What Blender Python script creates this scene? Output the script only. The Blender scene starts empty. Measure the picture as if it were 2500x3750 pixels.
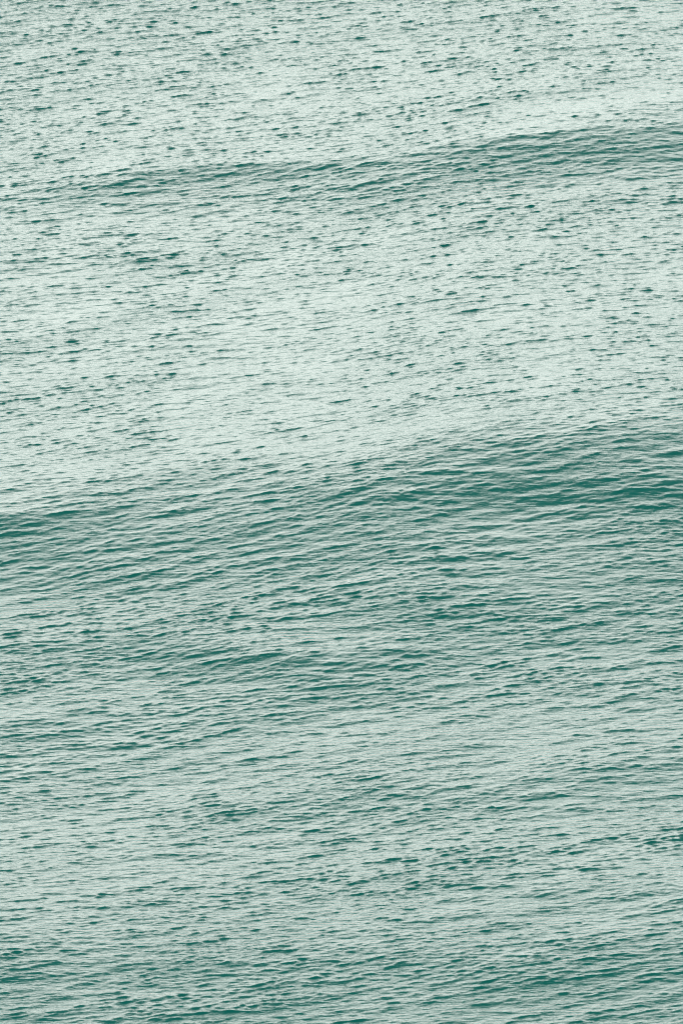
import bpy, math
import numpy as np

# ------------------------------------------------------------------ camera
H = 100.0                      # cliff-top viewpoint above the sea, metres
PITCH = 14.25                  # degrees below the horizon
VFOV = 5.5
sc = bpy.context.scene
cam_d = bpy.data.cameras.new("camera")
cam = bpy.data.objects.new("camera", cam_d)
sc.collection.objects.link(cam)
cam.location = (0, 0, H)
cam.rotation_euler = (math.radians(90 - PITCH), 0, 0)
cam_d.sensor_fit = 'VERTICAL'
cam_d.sensor_height = 36.0
cam_d.lens = 18.0 / math.tan(math.radians(VFOV / 2))
cam_d.clip_start = 1.0
cam_d.clip_end = 60000
sc.camera = cam

# ------------------------------------------------------------------ sky and sun (veiled sun low in front, hazy white sky)
SUN_EL, SUN_AZ = 14.0, -2.0    # azimuth measured clockwise from +Y
world = bpy.data.worlds.new("World")
sc.world = world
world.use_nodes = True
nt = world.node_tree
nt.nodes.clear()
out = nt.nodes.new('ShaderNodeOutputWorld')
bg = nt.nodes.new('ShaderNodeBackground')
sky = nt.nodes.new('ShaderNodeTexSky')
sky.sky_type = 'NISHITA'
sky.sun_disc = False
sky.sun_elevation = math.radians(SUN_EL)
sky.sun_rotation = math.radians(SUN_AZ)
sky.air_density = 1.0
sky.dust_density = 7.0
sky.ozone_density = 1.0
grey = nt.nodes.new('ShaderNodeHueSaturation')     # cloud veil: the light has lost most of its colour
grey.inputs['Saturation'].default_value = 0.20
veil = nt.nodes.new('ShaderNodeMix')
veil.data_type = 'RGBA'
veil.inputs[0].default_value = 0.65
veil.inputs[7].default_value = (3.8, 9.0, 9.5, 1)
nt.links.new(sky.outputs[0], grey.inputs['Color'])
nt.links.new(grey.outputs[0], veil.inputs[6])
nt.links.new(veil.outputs[2], bg.inputs[0])
bg.inputs[1].default_value = 0.10
nt.links.new(bg.outputs[0], out.inputs[0])

sun_d = bpy.data.lights.new("sun", 'SUN')
sun_d.energy = 0.5
sun_d.angle = math.radians(30)
sun_d.color = (1.0, 0.97, 0.92)
sun = bpy.data.objects.new("sun", sun_d)
sc.collection.objects.link(sun)
sun.rotation_euler = (math.radians(90 - SUN_EL), 0, math.radians(180 - SUN_AZ))

vs = sc.view_settings
vs.view_transform = 'Standard'
vs.look = 'None'
vs.exposure = -1.08
vs.gamma = 1.0
vs.use_curve_mapping = False
sc.cycles.max_bounces = 4
sc.cycles.diffuse_bounces = 1
sc.cycles.filter_width = 1.1

# ------------------------------------------------------------------ water material
mat = bpy.data.materials.new("sea_water")
mat.use_nodes = True
mt = mat.node_tree
p = mt.nodes["Principled BSDF"]
p.inputs["Base Color"].default_value = (0.001, 0.38, 0.285, 1)
p.inputs["Roughness"].default_value = 0.10
p.inputs["IOR"].default_value = 1.333
tc = mt.nodes.new('ShaderNodeTexCoord')
mp = mt.nodes.new('ShaderNodeMapping')
mp.inputs['Rotation'].default_value = (0, 0, math.radians(-20))
mp.inputs['Scale'].default_value = (0.33, 1.0, 1.0)
nz = mt.nodes.new('ShaderNodeTexNoise')
nz.inputs['Scale'].default_value = 5.0
nz.inputs['Detail'].default_value = 3.0
nz.inputs['Roughness'].default_value = 0.6
bp = mt.nodes.new('ShaderNodeBump')
bp.inputs['Strength'].default_value = 1.0
at = mt.nodes.new('ShaderNodeAttribute')       # ripple depth: wind ruffling, plus far and near water roughened to darken it
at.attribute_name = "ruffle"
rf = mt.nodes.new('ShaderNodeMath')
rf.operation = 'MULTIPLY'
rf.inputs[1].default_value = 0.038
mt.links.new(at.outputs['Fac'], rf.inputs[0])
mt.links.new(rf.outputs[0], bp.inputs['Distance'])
mt.links.new(tc.outputs['Object'], mp.inputs[0])
mt.links.new(mp.outputs[0], nz.inputs['Vector'])
mt.links.new(nz.outputs[0], bp.inputs['Height'])
mt.links.new(bp.outputs[0], p.inputs['Normal'])

# ------------------------------------------------------------------ the sea surface
def sea_point(px, py, z=0.0):
    """Where a line of sight of the 2500 x 3750 photograph meets the level z."""
    t = math.tan(math.radians(VFOV / 2))
    u = (px - 1250) / 1875 * t
    v = -(py - 1875) / 1875 * t
    a = math.radians(PITCH)
    dy = math.cos(a) + v * math.sin(a)
    dz = -math.sin(a) + v * math.cos(a)
    s = (H - z) / -dz
    return u * s, dy * s

def grow(start, step, end, rate):
    r = []
    x = start
    while x < end:
        step *= rate
        x += step
        r.append(x)
    return r

# lateral lines: 4 to 6 cm apart in front of the cliff, widening outwards to the horizon
XF = 20.5
core = np.arange(-XF, XF + 0.01, 0.060)
side = np.array(grow(XF, 0.060, 30000, 1.15))
X = np.concatenate([-side[::-1], core, side])
# depth lines: as far apart as the distance lets one tell them apart
ys = [318.0]
while ys[-1] < 505:
    y = ys[-1]
    ys.append(y + 0.074 * (y * y + H * H) / (327.0 ** 2 + H * H))
near = np.array(grow(-318.0, 0.074, 3000, 1.22)) * -1
far = np.array(grow(ys[-1], ys[-1] - ys[-2], 40000, 1.12))
Y = np.concatenate([near[::-1], np.array(ys), far])
NX, NY = len(X), len(Y)
dX, dY = np.gradient(X), np.gradient(Y)
WID = 0.3 + 0.7 * np.clip(Y, 290, 515) / 505.0      # lines fan out with distance
GX = X[:, None] * WID[None, :]
GY = np.broadcast_to(Y[None, :], GX.shape)

# random sea built in periodic tiles, then read off at the grid lines
TN, TM = 1024, 4096

def weights(t):
    return (-0.5 * t + t ** 2 - 0.5 * t ** 3, 1 - 2.5 * t ** 2 + 1.5 * t ** 3,
            0.5 * t + 2 * t ** 2 - 1.5 * t ** 3, -0.5 * t ** 2 + 0.5 * t ** 3)

class Tile:
    def __init__(self, tx, ty):
        self.kx = 2 * np.pi * np.fft.fftfreq(TN, tx / TN)[:, None]
        self.ky = 2 * np.pi * np.fft.rfftfreq(TM, ty / TM)[None, :]
        self.k = np.sqrt(self.kx ** 2 + self.ky ** 2)
        self.k[0, 0] = 1.0
        py = (Y / ty * TM) % TM
        self.jy = np.floor(py).astype(int)
        self.wy = [w.astype(np.float32)[None, :] for w in weights(py - self.jy)]
        px = (GX / tx * TN) % TN
        self.jx = np.floor(px).astype(int)
        self.wx = [w.astype(np.float32) for w in weights(px - self.jx)]

    def read(self, spec):
        f = np.fft.irfft2(spec, s=(TN, TM)).astype(np.float32)
        f = sum(np.take(f, (self.jy + q - 1) % TM, axis=1) * self.wy[q] for q in range(4))
        return sum(np.take_along_axis(f, (self.jx + q - 1) % TN, axis=0) * self.wx[q] for q in range(4))

def waves(tile, lam0, lam1, slope, heading, spread, seed, tilt=0.0, iso=0.15, levels=False):
    """Random waves with a given rms slope: heights and sideways drifts on the grid.
    Crests too short for the local line spacing fade out."""
    r = np.random.default_rng(seed)
    KX, KY, KK = tile.kx, tile.ky, tile.k
    spec = r.normal(size=KK.shape) + 1j * r.normal(size=KK.shape)
    lk = np.log(2 * np.pi / KK)
    c, hw = 0.5 * (math.log(lam0) + math.log(lam1)), 0.5 * math.log(lam1 / lam0)
    band = np.exp(-np.abs((lk - c) / hw) ** 6) * np.exp(tilt * np.clip(lk - c, -hw * 2, hw * 2))
    th = np.arctan2(-KX, KY) - math.radians(heading)
    th = (th + np.pi / 2) % np.pi - np.pi / 2
    dirn = np.sqrt(np.exp(-0.5 * (th / math.radians(spread)) ** 2) + iso)
    spec *= band * dirn / KK ** 2
    spec[0, 0] = 0
    w2 = np.full(KK.shape, 2.0); w2[:, 0] = 1.0; w2[:, -1] = 1.0
    rms = math.sqrt(((np.abs(spec) * KK) ** 2 * w2).sum()) / (TN * TM)
    spec *= slope / rms
    lev = [0.0, 0.02, 0.045] if levels else [0.0]
    want = np.clip(0.2 * dY, 0, lev[-1])           # blur needed at each depth line
    res = [0, 0, 0]
    for q, sg in enumerate(lev):
        sp = spec * np.exp(-0.5 * (KY * sg) ** 2)
        wq = 1.0
        if levels:
            hat = np.zeros(len(lev)); hat[q] = 1.0
            wq = np.interp(want, lev, hat).astype(np.float32)[None, :]
        for j, m in enumerate((1.0, 1j * KX / KK, 1j * KY / KK)):   # crests sharp, troughs flat
            res[j] = res[j] + tile.read(m * sp) * wq
    fade = np.exp(-0.5 * (0.9 * dX / lam1) ** 2)[:, None] * np.exp(-0.5 * (0.45 * dY / lam1) ** 2)[None, :]
    return [v * fade for v in res]

def smooth_noise(scale_x, scale_y, seed, n=20):
    r = np.random.default_rng(seed)
    kx = r.normal(0, 1, n) * 2 * np.pi / scale_x
    ky = r.normal(0, 1, n) * 2 * np.pi / scale_y
    ph = r.uniform(0, 6.283, n)
    x32, y32 = GX.astype(np.float32), GY.astype(np.float32)
    return sum(np.cos(np.float32(a) * x32 + np.float32(b) * y32 + np.float32(p))
               for a, b, p in zip(kx, ky, ph)) * math.sqrt(2.0 / n)

# swell: each entry is one crest -- points on its crest line with the height there (m),
# the length of the steep front, the length of the long back
# and how evenly the front slopes (1 = steepest under the crest)
# (a fourth figure on a point stretches the front there); the last figure is the share
# of the height that runs out in a second, much longer front
SWELLS = [
    ([(-500, 1790, 1.5, .8), (0, 1755, 1.6, .8), (500, 1745, 1.9, .8), (850, 1722, 2.1, .9), (1200, 1690, 2.4, .9), (1400, 1655, 2.6),
      (1600, 1590, 2.9), (1800, 1555, 3.1), (2100, 1545, 3.2), (2500, 1515, 3.2), (3200, 1465, 2.4)], 12.0, 50.0, 1.35, .42),
    ([(-500, 760, .0, .5), (50, 704, .14, .5), (250, 682, .36, .5), (400, 668, .5, .55), (700, 622, .64, .65), (1000, 598, .7, .7), (1300, 582, .8, .8),
      (1600, 548, .95, .9), (1800, 500, 1.15, 1), (2050, 468, 1.3, 1.1), (2300, 452, 1.35, 1.1), (2600, 452, 1.3, 1), (3400, 440, .5, 1)], 6.2, 40.0, 1.25, 0),
    ([(900, 1825, .0), (1300, 1810, .08), (1700, 1795, .10), (2100, 1785, .14), (2500, 1760, .17), (2900, 1740, .12)], 2.2, 7.0, 1.5, 0),
    ([(-300, 1925, .15), (0, 1905, .25), (250, 1885, .18), (600, 1880, .0)], 2.5, 5.0, 1.2, 0),
    ([(-500, 2010, .2), (200, 2000, .25), (900, 1960, .35), (1500, 1930, .25), (2000, 1900, .0)], 6.0, 12.0, 1.4, 0),
    ([(-300, 2380, .2), (100, 2370, .25), (500, 2350, .3), (900, 2370, .38), (1150, 2390, .4), (1400, 2385, .25), (1900, 2360, .05)], 3.5, 9.0, 1.4, 0),
    ([(-300, 2640, .25), (0, 2630, .3), (350, 2600, .24), (700, 2600, .1), (1100, 2620, .0)], 3.5, 8.0, 1.3, 0),
    ([(1100, 2230, .0), (1500, 2190, .2), (1800, 2180, .2), (2300, 2110, .2), (2700, 2080, .2)], 3.5, 8.0, 1.3, 0),
    ([(500, 2960, .0), (800, 2930, .12), (1050, 2905, .19), (1300, 2875, .18), (1700, 2880, .19), (2100, 2850, .25), (2500, 2790, .27), (2900, 2760, .15)], 3.0, 14.0, 1.3, 0),
    ([(1500, 3180, .0), (1900, 3130, .09), (2250, 3090, .11), (2600, 3080, .07)], 1.8, 6.0, 1.3, 0),
    ([(300, 3220, .0), (700, 3260, .06), (1150, 3270, .08), (1600, 3260, .07), (2000, 3300, .09), (2300, 3320, .13), (2700, 3330, .12)], 1.8, 5.0, 1.3, 0),
    ([(-500, 3400, .75), (200, 3420, .6), (1000, 3430, .45), (1700, 3400, .55), (2600, 3360, .8), (3200, 3340, .8)], 16.0, 14.0, 1.5, 0),
    ([(-300, 3560, .08), (200, 3540, .1), (600, 3530, .12), (1000, 3520, .1), (1500, 3500, .06), (2000, 3560, .08), (2600, 3540, .12)], 1.8, 6.0, 1.3, 0),
]
swell = np.zeros(GX.shape)
warp = smooth_noise(16, 40, 5)
for pts, lf, lb, pf, run in SWELLS:
    w = []
    for q in pts:                                  # a crest rides on the swells already there
        base = 0.0
        for _ in range(4):
            x, y = sea_point(q[0], q[1], q[2] + base)
            j = min(np.searchsorted(Y, y), NY - 1)
            i = min(max(np.searchsorted(GX[:, j], x), 0), NX - 1)
            base = 0.5 * (base + swell[i, j])
        w.append((x, y, q[2], q[3] if len(q) > 3 else 1.0))
    w.sort()
    wx, wy, wh, wl = (np.array(v) for v in zip(*w))
    xs = np.linspace(wx[0], wx[-1], 200)
    ker = np.hanning(41); ker /= ker.sum()
    yc = np.convolve(np.pad(np.interp(xs, wx, wy), 20, mode='reflect', reflect_type='odd'), ker, 'valid')
    hc = np.convolve(np.pad(np.interp(xs, wx, wh), 20, mode='edge'), ker, 'valid')
    slope = (yc[-1] - yc[0]) / (xs[-1] - xs[0])
    xx = np.concatenate([xs[0] - np.arange(600, 0, -20.0), xs, xs[-1] + np.arange(20, 620, 20.0)])
    ext = np.where(xx < xs[0], xx - xs[0], np.where(xx > xs[-1], xx - xs[-1], 0.0))
    cy = np.interp(GX, xx, np.interp(xx, xs, yc) + slope * ext * np.exp(-np.abs(ext) / 200))
    ch = np.interp(GX, xx, np.interp(xx, xs, hc) * np.exp(-np.abs(ext) / 60))
    fl = lf * np.interp(GX, wx, wl)
    d = GY - cy + 0.35 * warp
    r0 = 0.07 * lf
    e = np.sqrt(d * d + r0 * r0) - r0
    swell += ch * np.where(d < 0, (1 - run) * np.exp(-(e / fl) ** pf) + run * np.exp(-(e / (3.2 * fl)) ** 1.8), np.exp(-(e / lb) ** 1.3))

# wind sea: chop of a few metres and the short ripples that ride on it
big, small = Tile(128.0, 512.0), Tile(48.0, 192.0)
long_h, long_x, long_y = waves(big, 3.0, 14.0, 0.015, 22, 25, 1)
mid_h, mid_x, mid_y = waves(big, 0.5, 2.2, 0.056, 22, 22, 2, -0.2, iso=0.06)
fin_h, fin_x, fin_y = waves(small, 0.16, 0.62, 0.14, 20, 22, 3, 0.0, iso=0.05, levels=True)
out_there = np.interp(GY, [380, 480], [1.0, 1.3])   # chop stands up further out
mid_h, mid_x, mid_y = mid_h * out_there, mid_x * out_there, mid_y * out_there
g = smooth_noise(20, 45, 8) * 0.6 + smooth_noise(7, 15, 9) * 0.5
gust = np.clip(1.0 + 0.14 * g + 0.5 * np.clip((GY - 385) / 110, 0, 1), 0.45, 1.9)   # breezier further out
# calmer patches: (place in view, half sizes in metres, how calm)
for px, py, rx, ry, c in [(1750, 2780, 7, 4, .35), (2350, 2960, 5, 2.5, .4), (1350, 2820, 4, 2, .3), (600, 2850, 5, 2, .2),
                          (150, 3230, 3, 3, .25), (2200, 1930, 7, 3, .2), (900, 3150, 6, 3, .15), (1300, 3470, 5, 2, .2)]:
    x, y = sea_point(px, py)
    gust = gust * (1 - c * np.exp(-((GX - x) / rx) ** 2 - ((GY - y - 0.3 * (GX - x)) / ry) ** 2))
# the steep swell fronts are smoother
face = np.clip(np.gradient(swell, axis=1) / dY[None, :] / 0.12, 0, 1)
gust = gust * (1 - 0.28 * face)
# ruffled and slicker water: breeze patches, long streaks running off to the right
u, v = GX * math.cos(0.9) + GY * math.sin(0.9), -GX * math.sin(0.9) + GY * math.cos(0.9)
r = np.random.default_rng(21)
streak = sum(np.cos(2 * np.pi * (u / r.uniform(40, 90) + v / r.uniform(4, 12)) + r.uniform(0, 6.28)) for _ in range(10)) / math.sqrt(5)
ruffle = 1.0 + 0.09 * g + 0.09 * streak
ruffle += 0.55 * np.clip((GY - 440) / 50, 0, 1.2) ** 1.5 + 0.25 * np.clip((345 - GY) / 20, 0, 1.2)  # extra ruffle far and near, added to imitate lens darkening at top and bottom
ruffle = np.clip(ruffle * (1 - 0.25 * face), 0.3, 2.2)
# ripples steepen on the chop crests
ride = np.clip(1.0 + (0.2 * mid_h / mid_h.std() + 0.13 * long_h / long_h.std()) * np.interp(GY, [340, 460], [1.0, 0.3]), 0.5, 1.8)
m = gust * ride
CH = 0.95
fh = fin_h * m
Z = swell + long_h + mid_h + fh
DXX = CH * (long_x + mid_x + fin_x * m)
DYY = CH * (long_y + mid_y + fin_y * m)
LEAN = 1.1                                   # crests lean the way they travel
lh = np.radians(20.0)
short = mid_h * 0.8 + fh
DXX += LEAN * short * np.sin(lh)
DYY -= LEAN * short * np.cos(lh)

co = np.empty((NX, NY, 3), np.float32)
co[..., 0] = GX + DXX
co[..., 1] = GY + DYY
co[..., 2] = Z
idx = np.arange(NX * NY).reshape(NX, NY)
quads = np.stack([idx[:-1, :-1], idx[1:, :-1], idx[1:, 1:], idx[:-1, 1:]], -1).reshape(-1, 4)
me = bpy.data.meshes.new("water")
nq = len(quads)
me.vertices.add(NX * NY)
me.loops.add(nq * 4)
me.polygons.add(nq)
me.vertices.foreach_set("co", co.ravel())
me.loops.foreach_set("vertex_index", quads.ravel().astype(np.int32))
me.polygons.foreach_set("loop_start", np.arange(0, nq * 4, 4, dtype=np.int32))
me.update(calc_edges=True)
me.shade_smooth()
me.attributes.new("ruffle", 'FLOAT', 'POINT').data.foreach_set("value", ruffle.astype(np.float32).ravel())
me.materials.append(mat)
sea = bpy.data.objects.new("water", me)
sc.collection.objects.link(sea)
sea["kind"] = "structure"
sea["label"] = "pale green rippled open sea with low swell bands under an overcast sky"
print("grid", NX, NY, "tris", 2 * nq)
